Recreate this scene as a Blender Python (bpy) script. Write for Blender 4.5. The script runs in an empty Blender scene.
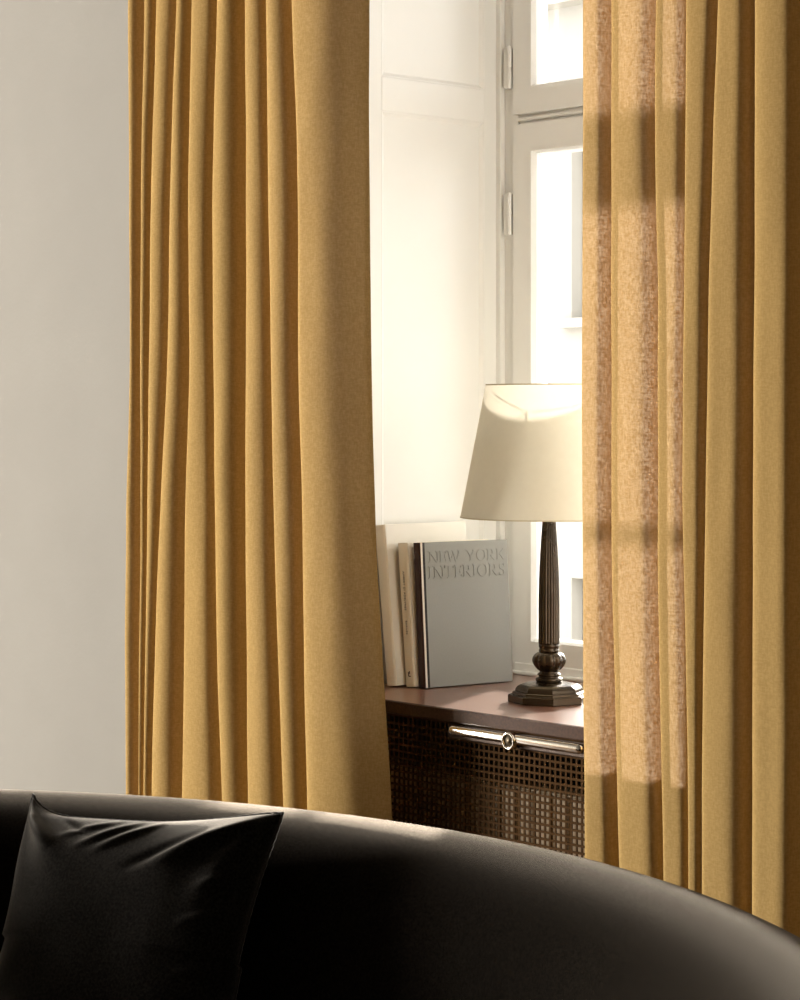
import bpy, bmesh, math, random
import numpy as np
from mathutils import Vector, Matrix, noise as mnoise
random.seed(7)
S = bpy.context.scene
COL = S.collection

# ------------------------------------------------------------------ camera
TH = math.radians(47.5)
cam_d = bpy.data.cameras.new('camera'); cam = bpy.data.objects.new('camera', cam_d); COL.objects.link(cam)
cam.location = (3.41825, -3.37454, 1.43678)
cam.rotation_euler = (math.pi/2, 0, TH)
cam_d.sensor_fit = 'VERTICAL'; cam_d.sensor_height = 36.0
cam_d.lens = 36.0*2284/1000
cam_d.shift_y = -0.089
cam_d.clip_end = 200
S.camera = cam

# ------------------------------------------------------------------ world, sun, window light, exposure
W = bpy.data.worlds.new('world'); S.world = W; W.use_nodes = True
bg = W.node_tree.nodes['Background']
bg.inputs[0].default_value = (1.0, 0.985, 0.95, 1); bg.inputs[1].default_value = 3.6

def light(name, kind, energy, color):
    l = bpy.data.lights.new(name, kind); l.energy = energy; l.color = color
    o = bpy.data.objects.new(name, l); COL.objects.link(o); return o
sun = light('sun', 'SUN', 18.0, (1.0, 0.91, 0.79))
sun.data.angle = math.radians(2.8)
EL, AZ = math.radians(15.0), math.radians(25.0)          # travels into the room and to the right
sd = Vector((math.sin(AZ)*math.cos(EL), -math.cos(AZ)*math.cos(EL), -math.sin(EL)))
sun.rotation_euler = sd.to_track_quat('-Z', 'Y').to_euler()
# sky light entering by the room's second window, far down the left wall
sky_l = light('side_window_daylight', 'AREA', 1950.0, (1.0, 0.955, 0.87))
sky_l.data.shape = 'RECTANGLE'; sky_l.data.size = 2.3; sky_l.data.size_y = 2.1
sky_l.location = (-7.24, -4.75, 1.75); sky_l.rotation_euler = Vector((1, 0, 0)).to_track_quat('-Z', 'Z').to_euler()

S.view_settings.view_transform = 'Standard'; S.view_settings.look = 'None'
S.view_settings.gamma = 1.0; S.view_settings.use_curve_mapping = False
S.view_settings.exposure = 0.0

# ------------------------------------------------------------------ material helpers
def mat(name):
    m = bpy.data.materials.new(name); m.use_nodes = True
    nt = m.node_tree; nt.nodes.clear()
    out = nt.nodes.new('ShaderNodeOutputMaterial')
    return m, nt, out
def N(nt, kind, **kw):
    n = nt.nodes.new(kind)
    for k, v in kw.items():
        if hasattr(n, k): setattr(n, k, v)
        else: n.inputs[k].default_value = v
    return n
def coords(nt, scale=(1, 1, 1)):
    tc = N(nt, 'ShaderNodeTexCoord'); mp = N(nt, 'ShaderNodeMapping')
    mp.inputs['Scale'].default_value = scale
    nt.links.new(tc.outputs['Object'], mp.inputs['Vector']); return mp.outputs[0]
def noise_tex(nt, scale, detail=4, vscale=(1, 1, 1), rough=0.55):
    n = N(nt, 'ShaderNodeTexNoise'); n.inputs['Scale'].default_value = scale
    n.inputs['Detail'].default_value = detail; n.inputs['Roughness'].default_value = rough
    nt.links.new(coords(nt, vscale), n.inputs['Vector']); return n
def ramp(nt, src, p0, c0, p1, c1):
    r = N(nt, 'ShaderNodeValToRGB'); e = r.color_ramp.elements
    e[0].position = p0; e[0].color = (*c0, 1); e[1].position = p1; e[1].color = (*c1, 1)
    nt.links.new(src, r.inputs[0]); return r.outputs[0]
def bump(nt, src, strength, dist):
    b = N(nt, 'ShaderNodeBump'); b.inputs['Strength'].default_value = strength; b.inputs['Distance'].default_value = dist
    nt.links.new(src, b.inputs['Height']); return b.outputs[0]
def principled(name, c0, c1=None, rough=0.5, scale=8, metallic=0.0, bstr=0.0, bdist=0.001, vscale=(1, 1, 1), detail=4, coat=0, spec=0.5, bscale=None, p0=0.35, p1=0.65, sheen=0, sheen_rough=0.3, sheen_tint=(1, 1, 1), coat_rough=0.30):
    m, nt, out = mat(name)
    p = N(nt, 'ShaderNodeBsdfPrincipled')
    nz = noise_tex(nt, scale, detail, vscale)
    nt.links.new(ramp(nt, nz.outputs[0], p0, c0, p1, c1 or c0), p.inputs['Base Color'])
    p.inputs['Roughness'].default_value = rough; p.inputs['Metallic'].default_value = metallic
    p.inputs['Coat Weight'].default_value = coat; p.inputs['Coat Roughness'].default_value = coat_rough
    p.inputs['Specular IOR Level'].default_value = spec
    p.inputs['Sheen Weight'].default_value = sheen; p.inputs['Sheen Roughness'].default_value = sheen_rough
    p.inputs['Sheen Tint'].default_value = (*sheen_tint, 1)
    if bstr:
        bn = nz if not bscale else noise_tex(nt, bscale, 3, vscale)
        nt.links.new(bump(nt, bn.outputs[0], bstr, bdist), p.inputs['Normal'])
    nt.links.new(p.outputs[0], out.inputs[0]); return m

M = {}
M['wall'] = principled('wall_plaster', (0.248, 0.236, 0.213), (0.26, 0.248, 0.224), rough=0.9, scale=3, bstr=0.12, bdist=0.002, bscale=90)
M['ceiling'] = principled('ceiling_paint', (0.17, 0.16, 0.14), rough=0.9)
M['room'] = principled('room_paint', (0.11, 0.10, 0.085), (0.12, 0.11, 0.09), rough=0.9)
M['floor'] = principled('oak_floor', (0.16, 0.085, 0.04), (0.23, 0.13, 0.065), rough=0.4, scale=4, vscale=(1, 14, 1))
M['paint'] = principled('white_gloss_paint', (0.855, 0.862, 0.85), (0.87, 0.877, 0.865), rough=0.35, scale=5, bstr=0.05, bdist=0.002, bscale=14)
M['jamb'] = M['paint']
M['sill'] = principled('polished_brown_sill', (0.095, 0.036, 0.018), (0.28, 0.125, 0.077), rough=0.35, scale=320, detail=3, coat=1.0, spec=0.15, bstr=0.04, bdist=0.0004, p0=0.35, p1=0.7)
M['sill_edge'] = principled('polished_sill_edge', (0.030, 0.011, 0.005), (0.055, 0.022, 0.011), rough=0.4, scale=160, coat=0.4, coat_rough=0.09, spec=0.1)
M['grille'] = principled('bronze_grille', (0.050, 0.024, 0.0075), (0.068, 0.034, 0.011), rough=0.7, scale=30, metallic=0.0, spec=0.03)
M['radiator'] = principled('radiator_enamel', (0.42, 0.30, 0.175), (0.46, 0.33, 0.195), rough=0.5, scale=6)
M['niche'] = principled('niche_plaster', (0.06, 0.045, 0.03), rough=0.9)
M['chrome'] = principled('chrome', (0.80, 0.77, 0.72), rough=0.13, metallic=1.0)
M['dark_metal'] = principled('dark_backplate', (0.03, 0.018, 0.012), (0.05, 0.03, 0.02), rough=0.35, metallic=0.6)
M['knob_face'] = principled('knob_face', (0.12, 0.095, 0.06), (0.17, 0.13, 0.09), rough=0.4, metallic=0.7, scale=60)
M['bronze'] = principled('patinated_bronze', (0.036, 0.025, 0.014), (0.072, 0.050, 0.028), rough=0.26, metallic=0.55, scale=18, spec=0.6)
M['brass'] = principled('brass', (0.55, 0.38, 0.14), rough=0.25, metallic=1.0)
M['bulb'] = principled('bulb_glass', (0.85, 0.83, 0.78), rough=0.2)
M['book_grey'] = principled('grey_book_cloth', (0.29, 0.295, 0.28), (0.31, 0.315, 0.30), rough=0.7, spec=0.25, scale=420, bstr=0.15, bdist=0.0004)
M['book_maroon'] = principled('maroon_book_cloth', (0.028, 0.006, 0.005), (0.040, 0.009, 0.007), rough=0.55, scale=300)
M['book_cream'] = principled('cream_book_cloth', (0.88, 0.83, 0.72), (0.90, 0.85, 0.74), rough=0.7, scale=300)
M['book_ivory'] = principled('ivory_book_paper', (0.88, 0.83, 0.73), (0.90, 0.85, 0.75), rough=0.7, scale=120)
M['book_white'] = principled('white_book_jacket', (0.80, 0.775, 0.71), (0.83, 0.80, 0.74), rough=0.4)
M['pages'] = principled('book_pages', (0.72, 0.66, 0.53), (0.80, 0.74, 0.62), rough=0.85, scale=900, vscale=(1, 0.02, 0.02))
M['white_line'] = principled('white_board', (0.75, 0.68, 0.60), rough=0.7)
M['ink'] = principled('ink', (0.04, 0.03, 0.025), rough=0.7)
M['groove'] = principled('book_joint', (0.012, 0.009, 0.008), rough=0.8)
M['velvet'] = principled('charcoal_velvet', (0.001, 0.0008, 0.0006), (0.008, 0.0062, 0.0046), rough=0.85, scale=240, bstr=0.45, bdist=0.0012, bscale=900, spec=0.0, sheen=0.74, sheen_rough=0.295, sheen_tint=(0.95, 0.84, 0.72))
M['velvet_cushion'] = principled('cushion_velvet', (0.002, 0.0018, 0.0015), (0.014, 0.0125, 0.0108), rough=0.85, scale=240, bstr=0.45, bdist=0.0012, bscale=900, spec=0.0, sheen=0.62, sheen_rough=0.36, sheen_tint=(0.95, 0.89, 0.82))
M['seam'] = principled('cushion_seam', (0.03, 0.027, 0.024), rough=0.8, spec=0.1, sheen=0.6)
M['foot'] = principled('dark_wood_foot', (0.03, 0.018, 0.01), rough=0.4)
M['facade'] = principled('pale_render_facade', (0.44, 0.42, 0.38), (0.46, 0.44, 0.40), rough=0.9, scale=0.6, spec=0.1)
M['facade_pane'] = principled('facade_window_pane', (0.38, 0.375, 0.36), rough=0.5, spec=0.1)
M['street'] = principled('street_paving', (0.55, 0.52, 0.47), (0.6, 0.57, 0.5), rough=0.9)

def glass_mat():
    m, nt, out = mat('clear_window_glass')
    t = N(nt, 'ShaderNodeBsdfTransparent'); g = N(nt, 'ShaderNodeBsdfGlossy'); g.inputs['Roughness'].default_value = 0.02
    fr = N(nt, 'ShaderNodeFresnel'); fr.inputs[0].default_value = 1.25
    mx = N(nt, 'ShaderNodeMixShader'); nt.links.new(fr.outputs[0], mx.inputs[0])
    nt.links.new(t.outputs[0], mx.inputs[1]); nt.links.new(g.outputs[0], mx.inputs[2]); nt.links.new(mx.outputs[0], out.inputs[0])
    return m
M['glass'] = glass_mat()

def cloth_mat(name, dif0, dif1, tra0, tra1, fac, weave=True):
    m, nt, out = mat(name)
    a = N(nt, 'ShaderNodeBsdfDiffuse'); b = N(nt, 'ShaderNodeBsdfTranslucent'); mx = N(nt, 'ShaderNodeMixShader')
    if weave:
        n1 = noise_tex(nt, 300, 2, (1, 1, 0.30), 0.6)           # upright slub threads
        n2 = noise_tex(nt, 300, 2, (0.35, 0.35, 1.0), 0.6)       # cross threads
        add = N(nt, 'ShaderNodeMath', operation='ADD'); nt.links.new(n1.outputs[0], add.inputs[0]); nt.links.new(n2.outputs[0], add.inputs[1])
        half = N(nt, 'ShaderNodeMath', operation='MULTIPLY'); nt.links.new(add.outputs[0], half.inputs[0]); half.inputs[1].default_value = 0.5
        src = half.outputs[0]
        nt.links.new(bump(nt, src, 0.25, 0.0012), a.inputs['Normal'])
        lo, hi = 0.40, 0.62
    else:
        src = noise_tex(nt, 60, 3).outputs[0]; lo, hi = 0.3, 0.7
    nt.links.new(ramp(nt, src, lo, dif0, hi, dif1), a.inputs['Color'])
    nt.links.new(ramp(nt, src, lo, tra0, hi, tra1), b.inputs['Color'])
    mx.inputs[0].default_value = fac
    nt.links.new(a.outputs[0], mx.inputs[1]); nt.links.new(b.outputs[0], mx.inputs[2]); nt.links.new(mx.outputs[0], out.inputs[0])
    return m
M['linen'] = cloth_mat('ochre_linen', (0.42, 0.275, 0.105), (0.47, 0.31, 0.122), (0.29, 0.165, 0.086), (0.65, 0.49, 0.345), 0.118)
M['shade'] = cloth_mat('cream_lampshade', (0.86, 0.845, 0.74), (0.88, 0.865, 0.76), (0.76, 0.74, 0.635), (0.78, 0.76, 0.655), 0.20, weave=False)
M['shade_trim'] = principled('lampshade_trim', (0.62, 0.56, 0.40), rough=0.8)

# ------------------------------------------------------------------ geometry helpers
def box(bm, x0, x1, y0, y1, z0, z1):
    r = bmesh.ops.create_cube(bm, size=1.0)
    for v in r['verts']:
        v.co = Vector(((x0+x1)/2+v.co.x*(x1-x0), (y0+y1)/2+v.co.y*(y1-y0), (z0+z1)/2+v.co.z*(z1-z0)))
    return r['verts']
def obj(name, bm, m, parent=None, smooth=False, bevel=0, seg=2):
    me = bpy.data.meshes.new(name)
    if bevel:
        bmesh.ops.bevel(bm, geom=[e for e in bm.edges if e.is_manifold and e.calc_face_angle(0) > 0.5], offset=bevel, segments=seg, affect='EDGES', profile=0.5)
    bmesh.ops.recalc_face_normals(bm, faces=bm.faces)
    bm.to_mesh(me); bm.free()
    me.materials.append(M[m] if isinstance(m, str) else m)
    if smooth: me.polygons.foreach_set('use_smooth', [True]*len(me.polygons))
    o = bpy.data.objects.new(name, me); COL.objects.link(o)
    if parent: o.parent = parent
    return o
def pymesh(name, verts, faces, m, parent=None, smooth=True):
    me = bpy.data.meshes.new(name); me.from_pydata([tuple(v) for v in verts], [], faces)
    me.materials.append(M[m] if isinstance(m, str) else m)
    if smooth: me.polygons.foreach_set('use_smooth', [True]*len(me.polygons))
    me.update()
    o = bpy.data.objects.new(name, me); COL.objects.link(o)
    if parent: o.parent = parent
    return o
def boxes(name, lst, m, parent=None, bevel=0):
    bm = bmesh.new()
    for b in lst: box(bm, *b)
    return obj(name, bm, m, parent, bevel=bevel)
def empty(name, loc=(0, 0, 0), rot=(0, 0, 0)):
    o = bpy.data.objects.new(name, None); COL.objects.link(o); o.location = loc; o.rotation_euler = rot
    o.empty_display_size = 0.1; return o
def tag(o, label, cat, group=None):
    o['label'] = label; o['category'] = cat
    if group: o['group'] = group
    return o
def struct(o, label=None):
    o['kind'] = 'structure'
    if label: o['label'] = label
    return o
def lathe(prof, n=64, flute=None, closed=False):
    """prof: list of (r, z). flute(i, ang, r, z) -> r"""
    vs, fs = [], []
    for i, (r, z) in enumerate(prof):
        for k in range(n):
            a = 2*math.pi*k/n
            rr = flute(i, a, r, z) if flute else r
            vs.append((rr*math.cos(a), rr*math.sin(a), z))
    for i in range(len(prof)-1):
        for k in range(n):
            a, b = i*n+k, i*n+(k+1) % n
            fs.append((a, b, b+n, a+n))
    if closed:
        fs.append(tuple(range(n-1, -1, -1))); fs.append(tuple((len(prof)-1)*n+k for k in range(n)))
    return vs, fs
def cat_rom(pts, per=6):
    P = [np.array(p, float) for p in pts]; P = [2*P[0]-P[1]]+P+[2*P[-1]-P[-2]]
    out = []
    for i in range(1, len(P)-2):
        for k in range(per):
            t = k/per
            out.append(0.5*((2*P[i])+(-P[i-1]+P[i+1])*t+(2*P[i-1]-5*P[i]+4*P[i+1]-P[i+2])*t*t+(-P[i-1]+3*P[i]-3*P[i+1]+P[i+2])*t**3))
    out.append(P[-2]); return np.array(out)

# ------------------------------------------------------------------ the room
XL, XR, YB, HC = -7.0, 4.9, -7.4, 3.05         # left wall, right wall, wall behind the camera, ceiling
OX0, OX1 = -0.55, 0.61                          # window opening
OZ0, OZ1 = 0.80, 2.80
YW, YO = 0.02, 0.69                             # inner and outer face of the window wall
struct(boxes('floor', [(XL, XR, YB, YO, -0.12, 0)], 'floor'))
struct(boxes('ceiling', [(XL, XR, YB, YO, HC, HC+0.12)], 'ceiling'))
wall = struct(boxes('wall_back', [(XL, OX0, YW, YO, 0, HC), (OX1, XR, YW, YO, 0, HC), (OX0, OX1, YW, YO, OZ1, HC),
                                  (OX0, OX1, 0.30, YO, 0, OZ0-0.028), (OX0, OX1, YW, 0.30, 0, 0.06)], 'wall'), 'plain off-white plaster wall around the window niche')
SY0, SY1, SZ0, SZ1 = -5.95, -3.55, 0.65, 2.85     # second window
struct(boxes('wall_left', [(XL-0.2, XL, YB, SY0, 0, HC), (XL-0.2, XL, SY1, YO, 0, HC), (XL-0.2, XL, SY0, SY1, 0, SZ0), (XL-0.2, XL, SY0, SY1, SZ1, HC)], 'room'))
struct(boxes('wall_right', [(XR, XR+0.12, YB, YO, 0, HC)], 'room'))
struct(boxes('wall_front', [(XL-0.2, XR+0.12, YB-0.12, YB, 0, HC)], 'room'))
struct(boxes('baseboard_back', [(XL, OX0-0.01, 0.0, YW, 0, 0.12)], 'paint', bevel=0.004))
w2 = struct(empty('window_2', (XL-0.1, (SY0+SY1)/2, SZ0)))
boxes('window_frame', [(-0.04, 0.04, -1.20, -1.14, 0, 2.2), (-0.04, 0.04, 1.14, 1.20, 0, 2.2), (-0.04, 0.04, -1.14, 1.14, 0, 0.06), (-0.04, 0.04, -1.14, 1.14, 2.14, 2.2), (-0.04, 0.04, -0.03, 0.03, 0.06, 2.14)], 'paint', w2)

# ---- panelled window reveals (left one shows, right one behind the curtain, head above)
def reveal(name, x, sgn):
    """panelled timber lining on the plane X=x, facing sgn"""
    root = struct(empty(name, (x, 0, OZ0)))
    t = 0.010
    Y0, Y1 = 0.02, 0.59
    pa, pb = 0.195, 0.530          # panel from .. to (Y)
    zs = [(0.10, 1.338), (1.418, 1.93)]     # panel heights above the sill
    H = OZ1-OZ0
    def B(y0, y1, z0, z1, d0=0, d1=t): return (min(sgn*d0, sgn*d1), max(sgn*d0, sgn*d1), y0, y1, z0, z1)
    boxes('stile', [B(Y0, pa, 0, H)], 'paint', root, bevel=0.002)
    boxes('stile', [B(pb, Y1, 0, H)], 'paint', root, bevel=0.002)
    for z0, z1 in ((0, zs[0][0]), (zs[0][1], zs[1][0]), (zs[1][1], H)):
        boxes('rail', [B(pa, pb, z0, z1)], 'paint', root, bevel=0.002)
    for z0, z1 in zs:
        # moulding: sloped frame around the sunk panel, then the field
        bm = bmesh.new()
        def ring(ins, dep): return [bm.verts.new((sgn*dep, y, z)) for y, z in ((pa+ins, z0+ins), (pb-ins, z0+ins), (pb-ins, z1-ins), (pa+ins, z1-ins))]
        rs = [ring(0.0, t-0.001), ring(0.003, t-0.001), ring(0.011, 0.003), ring(0.014, 0.003)]
        for a, b in zip(rs, rs[1:]):
            for k in range(4): bm.faces.new((a[k], a[(k+1) % 4], b[(k+1) % 4], b[k]))
        bm.faces.new(rs[-1])
        obj('panel', bm, 'paint', root)
    return root
reveal('trim_1', OX0, 1)['label'] = 'cream painted panelled window reveal beside the ochre curtain'
reveal('trim_2', OX1, -1)
struct(boxes('trim_3', [(OX0, OX1, 0.02, 0.59, OZ1-0.02, OZ1)], 'paint', bevel=0.003))

# ---- the window: coupled timber casements
win = struct(empty('window_1', (0, 0.575, OZ0)))
win['label'] = 'white timber casement window with transom and coupled sashes'
Yf = 0.012                                   # fixed frame starts behind sash face (local Y, 0 = sash face)
CX = (OX0+OX1)/2
def fr(name, x0, x1, z0, z1, y0, y1, m='paint', bev=0.003, parent=None): return boxes(name, [(x0, x1, y0, y1, z0-OZ0, z1-OZ0)], m, parent or win, bevel=bev)
fr('jamb', OX0, -0.478, OZ0, OZ1-0.02, Yf, 0.115)
fr('jamb', OX1-0.072, OX1, OZ0, OZ1-0.02, Yf, 0.115)
fr('jamb_bead', OX0, -0.525, OZ0, OZ1-0.02, -0.004, Yf+0.002)
fr('transom', -0.478, OX1-0.072, 2.120, 2.166, Yf+0.004, 0.115)
fr('transom_bead', -0.478, OX1-0.072, 2.139, 2.149, Yf-0.006, Yf+0.006)
fr('head', OX0, OX1, OZ1-0.07, OZ1-0.02, Yf, 0.115)
fr('bottom_rail', -0.478, OX1-0.072, OZ0, 0.828, -0.004, 0.115)
fr('drip_bead', OX0+0.01, OX1-0.01, OZ0, 0.809, -0.016, 0.0)
def sash(x0, x1, z0, z1, wl, wr, wb, wt, bar=None):
    root = win
    for nm, y0, y1, ins in (('sash_inner', 0.0, 0.036, 0.0), ('sash_outer', 0.041, 0.080, 0.034)):
        wl, wr = wl-ins, wr-ins
        s = boxes(nm, [(x0, x0+wl, y0, y1, z0-OZ0, z1-OZ0), (x1-wr, x1, y0, y1, z0-OZ0, z1-OZ0),
                       (x0+wl, x1-wr, y0, y1, z0-OZ0, z0+wb-OZ0), (x0+wl, x1-wr, y0, y1, z1-wt-OZ0, z1-OZ0)], 'paint', root)
        a, b, c, d = x0+wl, x1-wr, z0+wb-OZ0, z1-wt-OZ0
        ym = y0+0.014 if nm == 'sash_inner' else y1-0.016
        # sloped glazing bead round the pane
        bm = bmesh.new()
        def ring(ins, yy): return [bm.verts.new((px, yy, pz)) for px, pz in ((a+ins, c+ins), (b-ins, c+ins), (b-ins, d-ins), (a+ins, d-ins))]
        rs = [ring(-0.003, y0-0.0015), ring(0.002, y0-0.0015), ring(0.007, ym)]
        for p, q in zip(rs, rs[1:]):
            for k in range(4): bm.faces.new((p[k], p[(k+1) % 4], q[(k+1) % 4], q[k]))
        obj('glazing_bead', bm, 'paint', s)
        boxes('pane', [(a, b, ym, ym+0.003, c, d)], 'glass', s)
        if bar and nm == 'sash_outer':
            boxes('glazing_bar', [(a, b, y0+0.004, y1-0.004, bar-0.012-OZ0, bar+0.012-OZ0)], 'paint', s)
for x0, x1, wl, wr in ((-0.486, OX1-0.064, 0.060, 0.060),):
    sash(x0, x1, 0.828, 2.131, wl, wr, 0.052, 0.066, bar=1.445)
    sash(x0, x1, 2.156, OZ1-0.06, wl, wr, 0.062, 0.060)
for hz in (1.866, 2.222, 1.25, 2.52):
    h = boxes('hinge', [(-0.514, -0.4975, -0.005, Yf, hz-OZ0, hz+0.100-OZ0)], 'paint', win, bevel=0.002)
    vs, fs = lathe([(0.0, -0.002), (0.0055, 0.0), (0.0055, 0.049), (0.0047, 0.0495), (0.0047, 0.051), (0.0055, 0.0515), (0.0055, 0.100), (0.0, 0.103)], 14)
    k = pymesh('knuckle', [(x-0.4945, y-0.004, z+hz-OZ0) for x, y, z in vs], fs, 'paint', h)

# ------------------------------------------------------------------ sill, grille, radiator, handle
sill = boxes('window_sill', [(OX0, OX1, 0.010, 0.588, OZ0-0.028, OZ0)], 'sill', bevel=0.0006)
boxes('front_edge', [(OX0, OX1, 0.0, 0.010, OZ0-0.028, OZ0-0.0002)], 'sill_edge', sill, bevel=0.003)
sill['kind'] = 'structure'; sill['label'] = 'polished reddish-brown window sill with dark front edge'
gr = empty('radiator_grille', (OX0, 0.012, 0.06))
tag(gr, 'bronze square-mesh radiator grille under the window sill', 'grille')
GW, GH = OX1-OX0, OZ0-0.028-0.06
boxes('frame', [(0, 0.02, 0, 0.012, 0, GH), (GW-0.02, GW, 0, 0.012, 0, GH), (0.02, GW-0.02, 0, 0.012, 0, 0.02), (0.02, GW-0.02, 0, 0.012, GH-0.006, GH)], 'grille', gr)
bm = bmesh.new(); p = 0.0148; bw = 0.0023
nx = int(GW/p); nz = int(GH/p)
for i in range(1, nx): box(bm, i*p-bw, i*p+bw, 0.002, 0.0045, 0.02, GH-0.006)
for j in range(1, nz): box(bm, 0.02, GW-0.02, 0.001, 0.0045, GH-0.008-j*p-bw, GH-0.008-j*p+bw)
lat = obj('lattice', bm, 'grille', gr); lat['kind'] = 'stuff'
rad = empty('radiator', ((OX0+OX1)/2, 0.052, 0.06)); tag(rad, 'beige ribbed radiator seen dimly behind the bronze mesh', 'radiator')
RW = 1.05; RT = 0.60
boxes('body', [(-RW/2, RW/2, -0.005, 0.075, 0.03, RT-0.012)], 'radiator', rad, bevel=0.006)
rib = None
for i in range(int(RW/0.05)):
    x = -RW/2+0.025+i*0.05
    if rib is None:
        bm = bmesh.new(); box(bm, -0.0225, 0.0225, -0.012, 0.0, 0.035, RT-0.015)
        rib = obj('rib', bm, 'radiator', rad, bevel=0.006); rib.location.x = x
    else:
        o = rib.copy(); COL.objects.link(o); o.location.x = x
for x in (-0.35, 0.35): boxes('foot', [(x-0.03, x+0.03, 0.0, 0.07, 0.0, 0.034)], 'radiator', rad)

# handle bar with round lock on the grille
hx0, hx1, hz0, hz1 = -0.120, 0.296, 0.7565, 0.7525
hd = empty('grille_handle', ((hx0+hx1)/2, 0.012, 0.7560)); tag(hd, 'chrome handle bar with round lock on top of grille', 'handle')
HL = hx1-hx0
boxes('backplate', [(-HL/2, HL/2, -0.006, 0.0005, -0.020, 0.012)], 'dark_metal', hd, bevel=0.003)
R0 = 0.0108
vs, fs = lathe([(0.0, -HL/2+0.012)]+[(R0*math.sin(a), -HL/2+0.012+R0*1.4*(1-math.cos(a))) for a in (0.35, 0.7, 1.1, 1.57)]
               + [(R0*math.sin(a), HL/2-0.012-R0*1.4*(1-math.cos(a))) for a in (1.57, 1.1, 0.7, 0.35)]+[(0.0, HL/2-0.012)], 24)
pymesh('bar', [(z, -0.013+y*0.9, x+0.0005) for x, y, z in vs], fs, 'chrome', hd)
kx = 0.081-(hx0+hx1)/2
vs, fs = lathe([(0.0132, 0.0), (0.0168, 0.0), (0.0185, 0.002), (0.0185, 0.016), (0.0170, 0.019), (0.0142, 0.019), (0.0130, 0.0160)], 36)
pymesh('lock_ring', [(x+kx, -0.008-z, y-0.003) for x, y, z in vs], fs, 'chrome', hd)
vs, fs = lathe([(0.0, 0.0172), (0.0045, 0.0172), (0.0053, 0.0155), (0.0132, 0.0155), (0.0132, 0.0)], 30)
pymesh('lock_face', [(x+kx, -0.008-z, y-0.003) for x, y, z in vs], fs, 'knob_face', hd)

# ------------------------------------------------------------------ curtains
def interp_levels(levels, Z):
    zs = np.array([l[0] for l in levels])[::-1]; xs = np.array([l[1] for l in levels])[::-1]
    out = []
    for c in range(xs.shape[1]):
        col = xs[:, c]
        m = np.gradient(col, zs)
        if Z <= zs[0]: out.append(col[0]+m[0]*0.35*(Z-zs[0])); continue
        if Z >= zs[-1]: out.append(col[-1]+m[-1]*0.25*(Z-zs[-1])); continue
        k = int(np.searchsorted(zs, Z)-1); h = zs[k+1]-zs[k]; t = (Z-zs[k])/h
        out.append((2*t**3-3*t*t+1)*col[k]+(t**3-2*t*t+t)*h*m[k]+(-2*t**3+3*t*t)*col[k+1]+(t**3-t*t)*h*m[k+1])
    return out
def curtain(name, levels, folds, tail, label, z_top=3.0, rows=90, seed=0, edge='right', soft=0.0):
    """folds: per fold (ridge_y, depth, shoulder).  tail(X ridge, X edge, Z) -> last panel points"""
    verts, faces = [], []; ncol = None
    for rI in range(rows+1):
        Z = 0.012+(z_top-0.012)*rI/rows
        X = interp_levels(levels, Z)
        pts = []
        for i, (yr, A, sh) in enumerate(folds):
            x0 = X[i]
            last = (i == len(folds)-1)
            if last and tail: pts += tail(x0, X[i+1], Z, yr); break
            x1 = X[i+1]; D = x1-x0
            y2 = folds[i+1][0] if i+1 < len(folds) else yr
            wob = 1+0.12*math.sin(2.1*Z+i*1.7+seed)
            a = A*wob
            q = (1-sh)*D; xs_ = x0+sh*D
            pts += [(x0, yr+0.004), (x0+0.06*D, yr-0.006), (x0+sh*0.5*D, yr-0.007), (x0+sh*0.84*D, yr-0.005+soft*0.09*a), (xs_, yr+(0.07+soft*0.15)*a), (xs_+0.20*q, yr+(0.30+soft*0.12)*a),
                    (xs_+0.34*q, yr+0.65*a), (xs_+0.52*q, yr+0.95*a), (xs_+0.74*q, yr+a), (x1-0.10*q, (y2+yr)/2+0.45*a)]
            if i == len(folds)-1: pts.append((x1, yr))
        C = cat_rom(pts, 4)
        if ncol is None: ncol = len(C)
        for k, (x, y) in enumerate(C):
            nz = mnoise.noise(Vector((x*9+seed, y*9, Z*1.3)))*0.004+mnoise.noise(Vector((x*22, 3+seed, Z*5.0)))*0.0016
            verts.append((x, min(y+nz, -0.012), Z))
    for rI in range(rows):
        for k in range(ncol-1):
            a = rI*ncol+k; faces.append((a, a+1, a+1+ncol, a+ncol))
    root = empty(name, (float(np.mean([v[0] for v in verts])), -0.12, 0.0)); ox = root.location.x
    vs = [(x-ox, y+0.12, z) for x, y, z in verts]
    pymesh('cloth', vs, faces, 'linen', root)
    # stitched side hem: a second narrow layer along the free edge
    w = 4
    hv, hf = [], []
    for rI in range(rows+1):
        row = vs[rI*ncol:(rI+1)*ncol]
        seg = row[-w:] if edge == 'right' else row[:w]
        hv += [(x, y+0.0025, z) for x, y, z in seg]
    for rI in range(rows):
        for k in range(w-1):
            a = rI*w+k; hf.append((a, a+1, a+1+w, a+w))
    pymesh('side_hem', hv, hf, 'linen', root)
    # heading tape along the top
    hv = [v for v in vs[-ncol:]]; hv = hv+[(x, y, z+0.045) for x, y, z in hv]
    pymesh('heading_tape', hv, [(k, k+1, k+1+ncol, k+ncol) for k in range(ncol-1)], 'linen', root)
    tag(root, label, 'curtain'); return root
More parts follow.
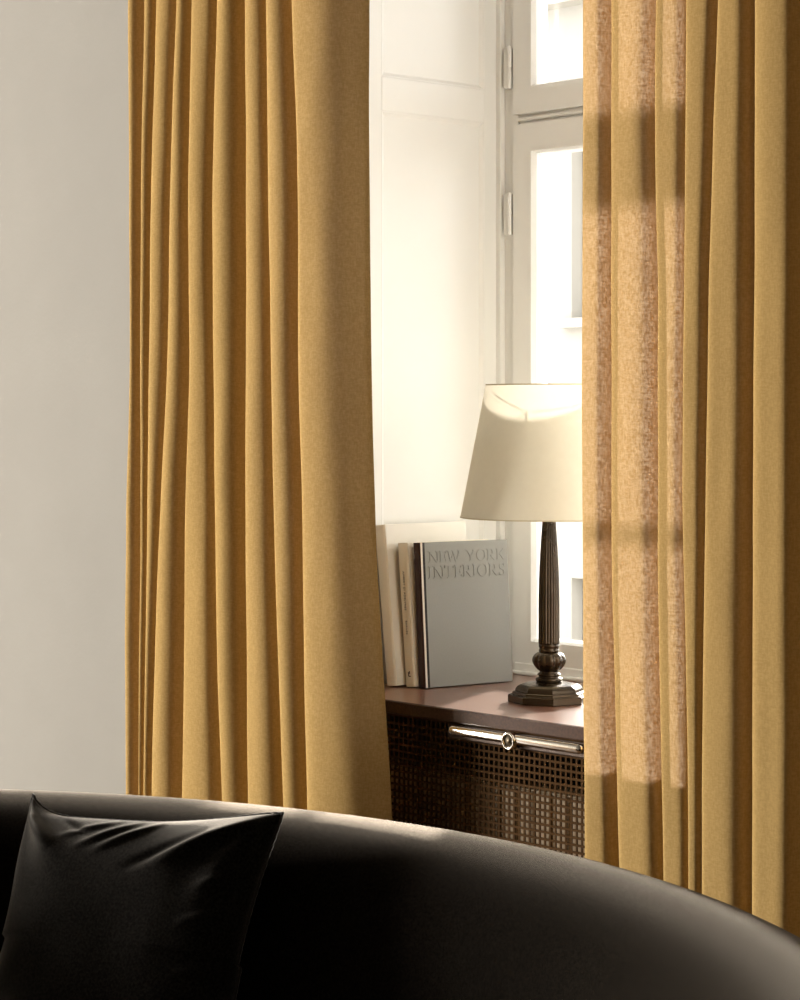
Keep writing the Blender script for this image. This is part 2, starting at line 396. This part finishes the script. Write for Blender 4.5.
LEFT = [(2.373, [-1.032, -0.968, -0.924, -0.842, -0.785, -0.692, -0.588, -0.515, -0.432, -0.254]),
        (1.947, [-1.028, -0.979, -0.944, -0.869, -0.796, -0.712, -0.586, -0.508, -0.410, -0.257]),
        (1.519, [-1.026, -0.983, -0.952, -0.883, -0.796, -0.708, -0.586, -0.498, -0.410, -0.248]),
        (1.234, [-1.042, -0.983, -0.956, -0.904, -0.812, -0.701, -0.586, -0.491, -0.398, -0.235]),
        (0.802, [-1.048, -0.987, -0.964, -0.932, -0.819, -0.688, -0.583, -0.470, -0.388, -0.203]),
        (0.551, [-1.044, -0.989, -0.970, -0.942, -0.825, -0.673, -0.579, -0.456, -0.378, -0.181])]
RIGHT = [(2.202, [0.440, 0.513, 0.625, 0.696, 0.771, 0.852, 1.03, 1.12, 1.22]),
         (1.932, [0.439, 0.513, 0.622, 0.695, 0.759, 0.852, 1.03, 1.12, 1.22]),
         (1.681, [0.437, 0.513, 0.628, 0.693, 0.751, 0.851, 1.03, 1.12, 1.22]),
         (1.122, [0.440, 0.515, 0.630, 0.692, 0.739, 0.847, 1.03, 1.12, 1.22]),
         (1.011, [0.441, 0.518, 0.632, 0.696, 0.736, 0.846, 1.03, 1.12, 1.22]),
         (0.713, [0.444, 0.526, 0.639, 0.702, 0.732, 0.845, 1.03, 1.12, 1.22]),
         (0.564, [0.445, 0.532, 0.643, 0.704, 0.732, 0.845, 1.03, 1.12, 1.22])]
def left_tail(x0, x1, Z, yr):
    D = x1-x0
    return [(x0, yr+0.004), (x0+0.07*D, yr-0.005), (x0+0.30*D, yr-0.003), (x0+0.52*D, yr+0.006), (x0+0.70*D, yr+0.022), (x0+0.84*D, yr+0.044), (x0+0.94*D, yr+0.060), (x1, yr+0.070)]
curtain('curtain', LEFT, [(-0.17, 0.060, 0.50), (-0.17, 0.030, 0.62), (-0.17, 0.050, 0.68), (-0.17, 0.075, 0.62), (-0.17, 0.055, 0.72), (-0.17, 0.120, 0.62),
                          (-0.17, 0.055, 0.74), (-0.17, 0.070, 0.66), (-0.17, 0.0, 0.4)], left_tail,
        'ochre linen curtain hanging between the bare wall and the books', seed=1, soft=1.0)
curtain('curtain', RIGHT, [(-0.17, 0.050, 0.68), (-0.17, 0.055, 0.80), (-0.17, 0.040, 0.84), (-0.17, 0.028, 0.78), (-0.17, 0.065, 0.74), (-0.17, 0.12, 0.48), (-0.17, 0.05, 0.5), (-0.17, 0.05, 0.5)], None,
        'sunlit ochre linen curtain hanging right of the table lamp', seed=4, edge='left')

# ------------------------------------------------------------------ table lamp
lamp = empty('table_lamp', (-0.0526, 0.2490, OZ0)); tag(lamp, 'table lamp with cream shade and fluted bronze column on sill', 'lamp')
# octagonal base; a vertex ring aligned as seen
def octa(prof, rot):
    vs, fs = [], []
    for r, z in prof:
        for k in range(8):
            a = rot+k*math.pi/4; vs.append((r*math.cos(a), r*math.sin(a), z))
    for i in range(len(prof)-1):
        for k in range(8):
            a, b = i*8+k, i*8+(k+1) % 8; fs.append((a, b, b+8, a+8))
    fs.append(tuple(range(7, -1, -1))); fs.append(tuple((len(prof)-1)*8+k for k in range(8)))
    return vs, fs
fa = math.atan2(-0.058, 0.0686)          # direction of the foremost vertex
vs, fs = octa([(0.0895, 0.0), (0.0905, 0.002), (0.0905, 0.0150), (0.0885, 0.0170), (0.0820, 0.0180), (0.0810, 0.0195), (0.0810, 0.0220), (0.0785, 0.0235), (0.0745, 0.0242), (0.0745, 0.0260),
               (0.0735, 0.0300), (0.0700, 0.0345), (0.0630, 0.0385), (0.0520, 0.0410), (0.0360, 0.0425), (0.0280, 0.0432)], fa)
pymesh('base', vs, fs, 'bronze', lamp, smooth=False)
PX = 1/456.2
def zz(v): return 0.637-(v-411)*PX        # height above sill from lamp elevation drawing
neck = [(0.0265, 0.0425), (0.0290, 0.0455), (0.0300, 0.0490), (0.0285, 0.0520), (0.0245, 0.0535), (0.0225, 0.0550), (0.0232, 0.0570), (0.0262, 0.0590), (0.0250, 0.0612), (0.0215, 0.0635), (0.0205, 0.0660), (0.0215, 0.069)]
vs, fs = lathe(neck, 48); pymesh('neck', vs, fs, 'bronze', lamp)
def lobes(i, a, r, z):
    k = max(0.0, (r-0.018)/0.019); return r*(1-0.11*k*(1-abs(math.cos(a*5.0+0.4))**0.7))
bulb = [(0.0190, 0.0665), (0.0225, 0.0680), (0.0285, 0.0730), (0.0340, 0.0795), (0.0370, 0.0860), (0.0376, 0.0920), (0.0355, 0.0985), (0.0310, 0.1040), (0.0250, 0.1080), (0.0200, 0.1095)]
vs, fs = lathe([tuple(p) for p in cat_rom(bulb, 3)], 120, lobes); pymesh('gadrooned_knop', vs, fs, 'bronze', lamp)
col = [(0.0190, 0.1085), (0.0222, 0.1100), (0.0228, 0.1120), (0.0222, 0.1140), (0.0212, 0.1150), (0.0212, 0.1190), (0.0224, 0.1205), (0.0230, 0.1225), (0.0224, 0.1245), (0.0215, 0.1255), (0.0215, 0.128)]
vs, fs = lathe(col, 48); pymesh('collar', vs, fs, 'bronze', lamp)
def fluting(i, a, r, z): return r*(1-0.085*abs(math.sin(a*11))**1.6) if i > 0 else r
shaft = [(0.0225, 0.1270), (0.0232, 0.1290), (0.0233, 0.16), (0.0232, 0.20), (0.0228, 0.24), (0.0215, 0.285), (0.0195, 0.325), (0.0170, 0.365), (0.0150, 0.395), (0.0142, 0.425)]
vs, fs = lathe([tuple(p) for p in cat_rom(shaft, 3)], 132, fluting); pymesh('fluted_column', vs, fs, 'bronze', lamp)
vs, fs = lathe([(0.0142, 0.424), (0.018, 0.426), (0.018, 0.432), (0.012, 0.434), (0.012, 0.450), (0.016, 0.452), (0.016, 0.500), (0.0, 0.502)], 28); sk = pymesh('socket', vs, fs, 'brass', lamp)
vs, fs = lathe([(0.012, 0.500), (0.014, 0.510), (0.024, 0.535), (0.029, 0.555), (0.027, 0.575), (0.017, 0.590), (0.0, 0.595)], 28); pymesh('light_bulb', vs, fs, 'bulb', sk)
ZB, ZT, RB, RT_ = zz(517.5), zz(384.5), 0.1945, 0.1385
n = 96
vs, fs = lathe([(RB+(RT_-RB)*k/12, ZB+(ZT-ZB)*k/12) for k in range(13)], n)
shade = pymesh('shade', vs, fs, 'shade', lamp)
for nm, r, z in (('bottom_rim', RB, ZB), ('top_rim', RT_, ZT)):
    dz = 0.004 if nm == 'bottom_rim' else -0.004
    vs, fs = lathe([(r+0.0006, z-dz*0.1), (r+0.0010, z+dz*0.3), (r+0.0004, z+dz*0.55), (r-0.001, z+dz*0.3), (r-0.001, z-dz*0.1), (r+0.0006, z-dz*0.1)], n)
    pymesh(nm, vs, fs, 'shade_trim', shade)
bm = bmesh.new()
for k in range(3):
    a = k*2*math.pi/3+0.3
    v = box(bm, 0.012, RT_-0.001, -0.0007, 0.0007, ZT-0.0210, ZT-0.0196); bmesh.ops.rotate(bm, verts=v, cent=(0, 0, 0), matrix=Matrix.Rotation(a, 3, 'Z'))
v = box(bm, -0.002, 0.002, -0.002, 0.002, 0.44, ZT-0.0196)
obj('shade_carrier', bm, 'brass', lamp)

# ------------------------------------------------------------------ serif capitals (unit: cap height 1)
TK, TN, SF = 0.17, 0.075, 0.085
def quad(p, q, w): # slanted stroke as quad, horizontal width w
    return [(p[0]-w/2, p[1]), (p[0]+w/2, p[1]), (q[0]+w/2, q[1]), (q[0]-w/2, q[1])]
def rect(x0, y0, x1, y1): return [(x0, y0), (x1, y0), (x1, y1), (x0, y1)]
def serif(x, y, w): return rect(x-w, y, x+w, y+SF) if y < 0.5 else rect(x-w, y-SF, x+w, y)
def arc(cx, cy, rx, ry, a0, a1, thick, n=14, stress=0.6):
    out = []
    for k in range(n):
        A = math.radians(a0+(a1-a0)*k/n); B = math.radians(a0+(a1-a0)*(k+1)/n)
        def pt(a, inner):
            w = thick*(1-stress*abs(math.sin(a))) if inner else 0
            return (cx+(rx-w)*math.cos(a), cy+(ry-w)*math.sin(a))
        out.append([pt(A, 0), pt(B, 0), pt(B, 1), pt(A, 1)])
    return out
def glyph(c):
    if c == 'I': return 0.36, [rect(0.10, 0, 0.10+TK, 1), serif(0.185, 0, 0.16), serif(0.185, 1, 0.16)]
    if c == 'N': return 0.92, [rect(0.13, 0, 0.13+TN, 1), rect(0.75, 0, 0.75+TN, 1), quad((0.74, 0), (0.17, 1), TK), serif(0.16, 0, 0.13), serif(0.12, 1, 0.12), serif(0.785, 1, 0.13)]
    if c == 'E': return 0.68, [rect(0.10, 0, 0.10+TK, 1), rect(0.05, 0, 0.60, SF), rect(0.05, 1-SF, 0.58, 1), rect(0.2, 0.49, 0.50, 0.49+SF), rect(0.555, 0, 0.60, 0.22), rect(0.535, 0.78, 0.58, 1), rect(0.46, 0.40, 0.50, 0.63)]
    if c == 'W': return 1.20, [quad((0.33, 0), (0.14, 1), TK), quad((0.33, 0), (0.56, 1), TN), quad((0.76, 0), (0.57, 1), TK), quad((0.78, 0), (1.05, 1), TN), serif(0.14, 1, 0.14), serif(0.57, 1, 0.14), serif(1.05, 1, 0.12)]
    if c == 'Y': return 0.84, [rect(0.34, 0, 0.34+TK, 0.5), quad((0.41, 0.42), (0.15, 1), TK), quad((0.45, 0.42), (0.70, 1), TN), serif(0.425, 0, 0.17), serif(0.15, 1, 0.14), serif(0.70, 1, 0.12)]
    if c == 'O': return 0.94, arc(0.47, 0.5, 0.42, 0.515, 0, 360, TK, 28)
    if c == 'R': return 0.80, [rect(0.10, 0, 0.10+TK, 1), serif(0.18, 0, 0.15), rect(0.03, 1-SF, 0.36, 1), rect(0.2, 0.45, 0.36, 0.45+SF), quad((0.70, 0), (0.36, 0.48), TK), serif(0.73, 0, 0.09)]+arc(0.35, 0.725, 0.28, 0.275, -90, 90, TK)
    if c == 'K': return 0.86, [rect(0.10, 0, 0.10+TK, 1), serif(0.18, 0, 0.15), serif(0.18, 1, 0.15), quad((0.24, 0.42), (0.68, 1), TN), quad((0.72, 0), (0.36, 0.56), TK), serif(0.70, 1, 0.12), serif(0.74, 0, 0.11)]
    if c == 'T': return 0.78, [rect(0.31, 0, 0.31+TK, 1), rect(0.04, 1-SF, 0.75, 1), rect(0.04, 0.78, 0.085, 1), rect(0.705, 0.78, 0.75, 1), serif(0.395, 0, 0.16)]
    if c == 'S': return 0.60, arc(0.30, 0.74, 0.22, 0.265, 40, 270, TK*0.95)+arc(0.30, 0.255, 0.245, 0.26, -140, 90, TK)+[rect(0.06, 0.02, 0.10, 0.26), rect(0.46, 0.76, 0.50, 0.99)]
    return 0.42, []
def lettering(name, text, width, cap, m, depth, parent):
    """raised capitals on the local XZ plane, facing +Y out"""
    adv = [glyph(c)[0] for c in text]; k = width/sum(adv)
    bm = bmesh.new(); x = 0
    for c, a in zip(text, adv):
        for poly in glyph(c)[1]:
            f = [bm.verts.new(((x+px)*k, 0, py*cap)) for px, py in poly]; b = [bm.verts.new(((x+px)*k, depth, py*cap)) for px, py in poly]
            nn = len(f); bm.faces.new(b)
            for i in range(nn): bm.faces.new((f[i], f[(i+1) % nn], b[(i+1) % nn], b[i]))
        x += a
    return obj(name, bm, m, parent)
def font_text(name, text, size, m, parent):
    cu = bpy.data.curves.new(name, 'FONT'); cu.body = text; cu.size = size; cu.extrude = 0.00015; cu.space_character = 1.12
    t = bpy.data.objects.new(name, cu); COL.objects.link(t); bpy.context.view_layer.update()
    me = bpy.data.meshes.new_from_object(t.evaluated_get(bpy.context.evaluated_depsgraph_get()))
    bpy.data.objects.remove(t); me.materials.clear(); me.materials.append(M[m])
    o = bpy.data.objects.new(name, me); COL.objects.link(o); o.parent = parent; return o

# ------------------------------------------------------------------ books   (local: X thickness, Y from spine to fore edge, Z up)
def book(label, loc, T, D, H, rz, lean, cover, spine, round_spine=0.0):
    root = empty('book', loc); root.rotation_mode = 'ZYX'
    root.rotation_euler = (0, -lean, rz)
    root.matrix_world = Matrix.Translation(loc) @ Matrix.Rotation(rz, 4, 'Z') @ Matrix.Rotation(-lean, 4, 'Y')
    c = 0.003
    boxes('front_cover', [(T-c, T, 0.004, D, 0, H)], cover, root, bevel=0.0008)
    boxes('back_cover', [(0, c, 0.004, D, 0, H)], cover, root, bevel=0.0008)
    boxes('page_block', [(c, T-c, 0.006, D-0.005, 0.003, H-0.004)], 'pages', root)
    # spine, slightly rounded
    nseg = 10; bm = bmesh.new(); rows = []
    for z in (0, H):
        row = []
        for k in range(nseg+1):
            t = k/nseg; row.append(bm.verts.new((T*t, 0.004-round_spine*math.sin(math.pi*t)-0.003*(1-abs(2*t-1)**8), z)))
        back = [bm.verts.new((T*(1-k/nseg), 0.0065, z)) for k in range(nseg+1)]
        rows.append(row+back)
    nn = len(rows[0])
    for k in range(nn): bm.faces.new((rows[0][k], rows[0][(k+1) % nn], rows[1][(k+1) % nn], rows[1][k]))
    bm.faces.new(rows[0][::-1]); bm.faces.new(rows[1])
    sp = obj('spine', bm, spine, root)
    tag(root, label, 'book', 'books on the window sill')
    return root, sp
SZ = OZ0
# tall book, leaning on the reveal
book('tallest ivory book, leaning at the curtain end of the row', (-0.4995, 0.172, SZ+0.0002), 0.035, 0.255, 0.372, math.radians(-2), math.radians(6.8), 'book_white', 'book_ivory', 0.002)
b2, sp2 = book('cream book with small spine lettering, in the middle of the row', (-0.4605, 0.196, SZ+0.0002), 0.0345, 0.25, 0.331, math.radians(-4), math.radians(5.4), 'book_cream', 'book_cream', 0.002)
t = font_text('spine_title', 'AMBERT DI ADELYNES', 0.0082, 'ink', sp2); t.location = (0.0175, -0.0019, 0.266); t.rotation_euler = (math.pi/2, math.pi/2, 0)
t = font_text('spine_author', 'BARNES', 0.0082, 'ink', sp2); t.location = (0.0175, -0.0019, 0.152); t.rotation_euler = (math.pi/2, math.pi/2, 0)
bm = bmesh.new()
for x0, z0, w, h in ((0.016, 0.024, 0.002, 0.010), (0.018, 0.023, 0.006, 0.002), (0.020, 0.030, 0.002, 0.006)): box(bm, x0, x0+w, -0.0021, -0.0012, z0, z0+h)
obj('publisher_mark', bm, 'ink', sp2)
T3 = 0.0265
b3, sp3 = book('grey book with embossed capitals and maroon spine beside the lamp', (-0.4245, 0.2035, SZ+0.0002), T3, 0.252, 0.333, math.radians(-8.5), math.radians(4.1), 'book_grey', 'book_maroon', 0.001)
boxes('spine_edge_line', [(T3-0.0012, T3+0.0006, 0.0036, 0.0085, 0.0, 0.333)], 'white_line', b3)
boxes('joint_groove', [(T3-0.0005, T3+0.0004, 0.0085, 0.0150, 0.0, 0.333)], 'groove', b3)
cov = [c for c in b3.children if c.name.startswith('front_cover')][0]
def on_cover(o, y, z):   # lettering XZ plane facing +Y  ->  cover plane facing +X
    o.matrix_local = Matrix.Translation((T3-0.0001, y, z)) @ Matrix(((0, 1, 0, 0), (1, 0, 0, 0), (0, 0, 1, 0), (0, 0, 0, 1)))
l1 = lettering('title_line', 'NEW YORK', 0.222, 0.026, 'book_grey', 0.0010, cov); on_cover(l1, 0.024, 0.286)
l2 = lettering('title_line', 'INTERIORS', 0.222, 0.029, 'book_grey', 0.0013, cov); on_cover(l2, 0.022, 0.249)
t = font_text('publisher_name', 'TASCHEN', 0.0085, 'book_grey', cov); t.matrix_local = Matrix.Translation((T3+0.0003, 0.118, 0.022)) @ Matrix(((0, 0, 1, 0), (1, 0, 0, 0), (0, 1, 0, 0), (0, 0, 0, 1)))

# ------------------------------------------------------------------ curved sofa
SCX, SCY, SR = 0.835, -2.297, 1.481
sofa = empty('sofa', (SCX, SCY, 0)); tag(sofa, 'curved charcoal velvet sofa with rounded back below the window', 'sofa')
def sweep(name, prof, a0, a1, n, m, parent, endround=0.06):
    """closed profile [(radius, z)] swept round the sofa centre; ends drawn in softly"""
    vs, fs = [], []; P = np.array(prof); cen = P.mean(axis=0)
    k = len(P)
    angs = [math.radians(a0+(a1-a0)*i/n) for i in range(n+1)]
    secs = []
    er = endround/SR
    for s, e in ((0.35, -er), (0.70, -er*0.75), (0.90, -er*0.42), (0.98, -er*0.12)): secs.append((s, angs[0]+(-e if a1 < a0 else e)*-1*0+(-1 if a1 > a0 else 1)*(-e)))
    secs += [(1.0, a) for a in angs]
    for s, e in ((0.98, er*0.12), (0.90, er*0.42), (0.70, er*0.75), (0.35, er)): secs.append((s, angs[-1]+(1 if a1 > a0 else -1)*e))
    for s, a in secs:
        for r, z in P:
            rr = cen[0]+(r-cen[0])*s; zz_ = cen[1]+(z-cen[1])*s
            vs.append((rr*math.cos(a), rr*math.sin(a), zz_))
    for i in range(len(secs)-1):
        for j in range(k): fs.append((i*k+j, i*k+(j+1) % k, (i+1)*k+(j+1) % k, (i+1)*k+j))
    fs.append(tuple(range(k))); fs.append(tuple((len(secs)-1)*k+j for j in reversed(range(k))))
    o = pymesh(name, vs, fs, m, parent)
    bm = bmesh.new(); bm.from_mesh(o.data); bmesh.ops.recalc_face_normals(bm, faces=bm.faces); bm.to_mesh(o.data); bm.free(); return o
Ro = SR
back_prof = [(Ro-0.30, 0.14), (Ro+0.085, 0.14), (Ro+0.10, 0.17), (Ro+0.115, 0.40), (Ro+0.120, 0.55), (Ro+0.112, 0.64), (Ro+0.085, 0.705), (Ro+0.040, 0.745), (Ro-0.010, 0.760), (Ro-0.060, 0.755),
             (Ro-0.110, 0.735), (Ro-0.150, 0.695), (Ro-0.175, 0.635), (Ro-0.195, 0.55), (Ro-0.220, 0.45), (Ro-0.250, 0.34)]
bp = cat_rom(back_prof+[back_prof[0]], 4)[:-1]
sweep('backrest', bp, 20, 160, 90, 'velvet', sofa)
def rprof(r0, r1, z0, z1, c, n=5):
    out = []
    for cx, cz, s in ((r1-c, z0+c, -90), (r1-c, z1-c, 0), (r0+c, z1-c, 90), (r0+c, z0+c, 180)):
        for k in range(n+1):
            a = math.radians(s+90*k/n); out.append((cx+c*math.cos(a), cz+c*math.sin(a)))
    return out
sweep('seat_cushion', rprof(Ro-0.92, Ro-0.235, 0.20, 0.36, 0.06), 24, 156, 70, 'velvet', sofa)
sweep('base', rprof(Ro-0.90, Ro+0.05, 0.09, 0.21, 0.03), 23, 157, 70, 'velvet', sofa)
for a in (26, 90, 154):
    for rr in (Ro-0.80, Ro-0.02):
        vs, fs = lathe([(0.018, 0.0), (0.022, 0.004), (0.026, 0.095)], 20, closed=True)
        o = pymesh('foot', vs, fs, 'foot', sofa); o.location = (rr*math.cos(math.radians(a)), rr*math.sin(math.radians(a)), 0)

# ------------------------------------------------------------------ scatter cushion
TL = Vector((3.41825, -3.37454, 0))
rv = Vector((math.cos(TH), math.sin(TH), 0)); dv = Vector((-math.sin(TH), math.cos(TH), 0))
p_tl = Vector((0.0799, -1.1708, 0.775)); p_tr = Vector((0.560, -0.9996, 0.784))
wv = (p_tr-p_tl).normalized(); nv = Vector((wv.y, -wv.x, 0))
lean = math.radians(24)
dn = (Vector((0, 0, -1))*math.cos(lean)+nv*math.sin(lean)).normalized()   # down along the cushion
fn = wv.cross(dn).normalized()
if fn.dot(nv) < 0: fn = -fn
SZC = (p_tr-p_tl).length
ng = 110; cv, cf = [], []
mid = (p_tl+p_tr)/2+dn*(SZC/2)
CREASE = [(0.98, -0.97, 0.25, -0.56, 0.055, 0.020), (0.55, -0.80, 0.05, -0.50, 0.035, -0.010), (0.18, -0.92, -0.22, -0.62, 0.030, 0.011), (0.02, -0.93, -0.38, -0.64, 0.028, 0.010),
          (-0.16, -0.93, -0.55, -0.72, 0.03, 0.009), (-0.97, -0.97, -0.55, -0.62, 0.06, 0.018), (-0.62, -0.93, -0.30, -0.74, 0.03, -0.010), (0.96, -0.30, 0.55, -0.18, 0.03, 0.007), (0.96, 0.05, 0.60, 0.12, 0.03, 0.007), (0.97, -0.55, 0.62, -0.42, 0.03, 0.007)]
def cush(u, v, side):
    # u, v in -1..1 ; sides drawn in between the corners
    pin = 0.11
    x = u*(1-pin*(1-v*v)*abs(u)**2)
    sag = pin*1.05*(1-u*u) if v > 0 else 0.165*(1-abs(u)**(7.0 if u < 0 else 1.7))*(0.80-0.20*u)
    y = v*(1-sag*abs(v)**2)
    rc = 1-0.018*abs(u*v)**9; x *= rc; y *= rc
    e = max(0.0, (1-u**4))*max(0.0, (1-v**4))
    th = (0.085 if side > 0 else 0.045)*(e**0.62)
    cr = 0.0
    for cx, cy, ph in ((-1, -1, 0.2), (1, -1, 1.3), (1, 1, 2.0), (-1, 1, 0.7)):
        dx, dy = u-cx, v-cy; rr = math.hypot(dx, dy); an = math.atan2(dy, dx)
        cr += math.sin(an*9+ph+rr*2.0)*math.exp(-((rr-0.42)/0.34)**2)
    th += 0.006*cr*e**0.4
    for ax, ay, bx, by, w, am in CREASE:
        lx, ly = bx-ax, by-ay; tt = max(0.0, min(1.0, ((u-ax)*lx+(v-ay)*ly)/(lx*lx+ly*ly)))
        dd = ((u-ax)*ly-(v-ay)*lx)/math.hypot(lx, ly) if 0 < tt < 1 else math.hypot(u-ax-tt*lx, v-ay-tt*ly)
        th += side*0.7*am*math.sin(math.pi*min(1, tt*0.85+0.12))*math.exp(-(dd/w)**2)*min(1.0, e*6)
    th += 0.006*mnoise.noise(Vector((u*2.5, v*2.5, side)))*e
    return mid+wv*(x*SZC/2)+dn*(y*SZC/2)+fn*(side*th+0.012*(u*u)*(1 if v < 0 else 0))
idx = {}
for side in (1, -1):
    for i in range(ng+1):
        for j in range(ng+1):
            if side < 0 and (i in (0, ng) or j in (0, ng)): idx[side, i, j] = idx[1, i, j]; continue
            idx[side, i, j] = len(cv); cv.append(cush(-1+2*i/ng, -1+2*j/ng, side))
for side in (1, -1):
    for i in range(ng):
        for j in range(ng):
            q = (idx[side, i, j], idx[side, i+1, j], idx[side, i+1, j+1], idx[side, i, j+1])
            cf.append(q if side > 0 else q[::-1])
cush_o = empty('cushion', tuple(mid+dn*(SZC/2))); tag(cush_o, 'square charcoal velvet cushion leaning on the sofa back', 'cushion')
base = cush_o.location.copy()
cb = pymesh('cover', [p-base for p in cv], cf, 'velvet_cushion', cush_o)
# piping seam round the edge
edge = [cv[idx[1, i, 0]] for i in range(ng)]+[cv[idx[1, ng, j]] for j in range(ng)]+[cv[idx[1, ng-i, ng]] for i in range(ng)]+[cv[idx[1, 0, ng-j]] for j in range(ng)]
pv, pf = [], []; ne = len(edge); mseg = 8
for k in range(ne):
    t = (edge[(k+1) % ne]-edge[k-1]).normalized(); a = fn; b = t.cross(a).normalized()
    for q in range(mseg):
        an = 2*math.pi*q/mseg; rad_ = 0.0024*(1+0.25*math.sin(k*1.9))
        pv.append(edge[k]-base+(a*math.cos(an)+b*math.sin(an))*rad_)
for k in range(ne):
    for q in range(mseg): pf.append((k*mseg+q, k*mseg+(q+1) % mseg, ((k+1) % ne)*mseg+(q+1) % mseg, ((k+1) % ne)*mseg+q))
pymesh('seam', pv, pf, 'seam', cb)

# ------------------------------------------------------------------ the house across the street
bd = empty('building', (-14.55, 14.0, -6.0)); tag(bd, 'pale sunbleached house across the street beyond the window', 'building')
wins = []
wl = []
cols = [-4.4+2.2*k for k in range(5)]; rws = [0.2, 3.7, 8.4]
xs = sorted(cols); z0w, hw, ww = 0, 2.0, 1.1
ZT_ = 12.0
cells = []
zedges = [0]+[e for z in rws for e in (z, z+hw)]+[ZT_]
xedges = [-6.0]+[e for x in xs for e in (x-ww/2, x+ww/2)]+[5.6]
for i in range(len(zedges)-1):
    if i % 2 == 0: cells.append((-6.0, 5.6, 0, 0.5, zedges[i], zedges[i+1]))
    else:
        for k in range(0, len(xedges)-1, 2): cells.append((xedges[k], xedges[k+1], 0, 0.5, zedges[i], zedges[i+1]))
boxes('wall', cells+[(-6.0, 5.6, 0.5, 3.0, 0, ZT_)], 'facade', bd)
for z in rws:
    for x in xs:
        w = boxes('window', [(x-ww/2+0.01, x-ww/2+0.09, 0.16, 0.24, z+0.01, z+hw-0.01), (x+ww/2-0.09, x+ww/2-0.01, 0.16, 0.24, z+0.01, z+hw-0.01)]
                  + [(xa, xb, 0.16, 0.24, za, zb) for xa, xb in ((x-ww/2+0.09, x-0.05), (x+0.05, x+ww/2-0.09)) for za, zb in ((z+0.01, z+0.09), (z+1.6, z+1.69), (z+hw-0.09, z+hw-0.01))]
                  + [(x-0.05, x+0.05, 0.16, 0.24, z+0.01, z+hw-0.01)], 'facade', bd)
        boxes('pane', [(x-ww/2, x+ww/2, 0.19, 0.21, z, z+hw)], 'facade_pane', w)
        boxes('window_ledge', [(x-ww/2-0.1, x+ww/2+0.1, -0.12, 0.0, z-0.1, z)], 'facade', bd)
boxes('cornice', [(-6.1, 5.7, -0.25, 0.0, ZT_-0.35, ZT_)], 'facade', bd)
boxes('string_course', [(-6.0, 5.6, -0.08, 0.0, 3.75, 3.95)], 'facade', bd)
st = boxes('street', [(-40, 30, 0.9, 60, -6.2, -6.0)], 'street'); struct(st)
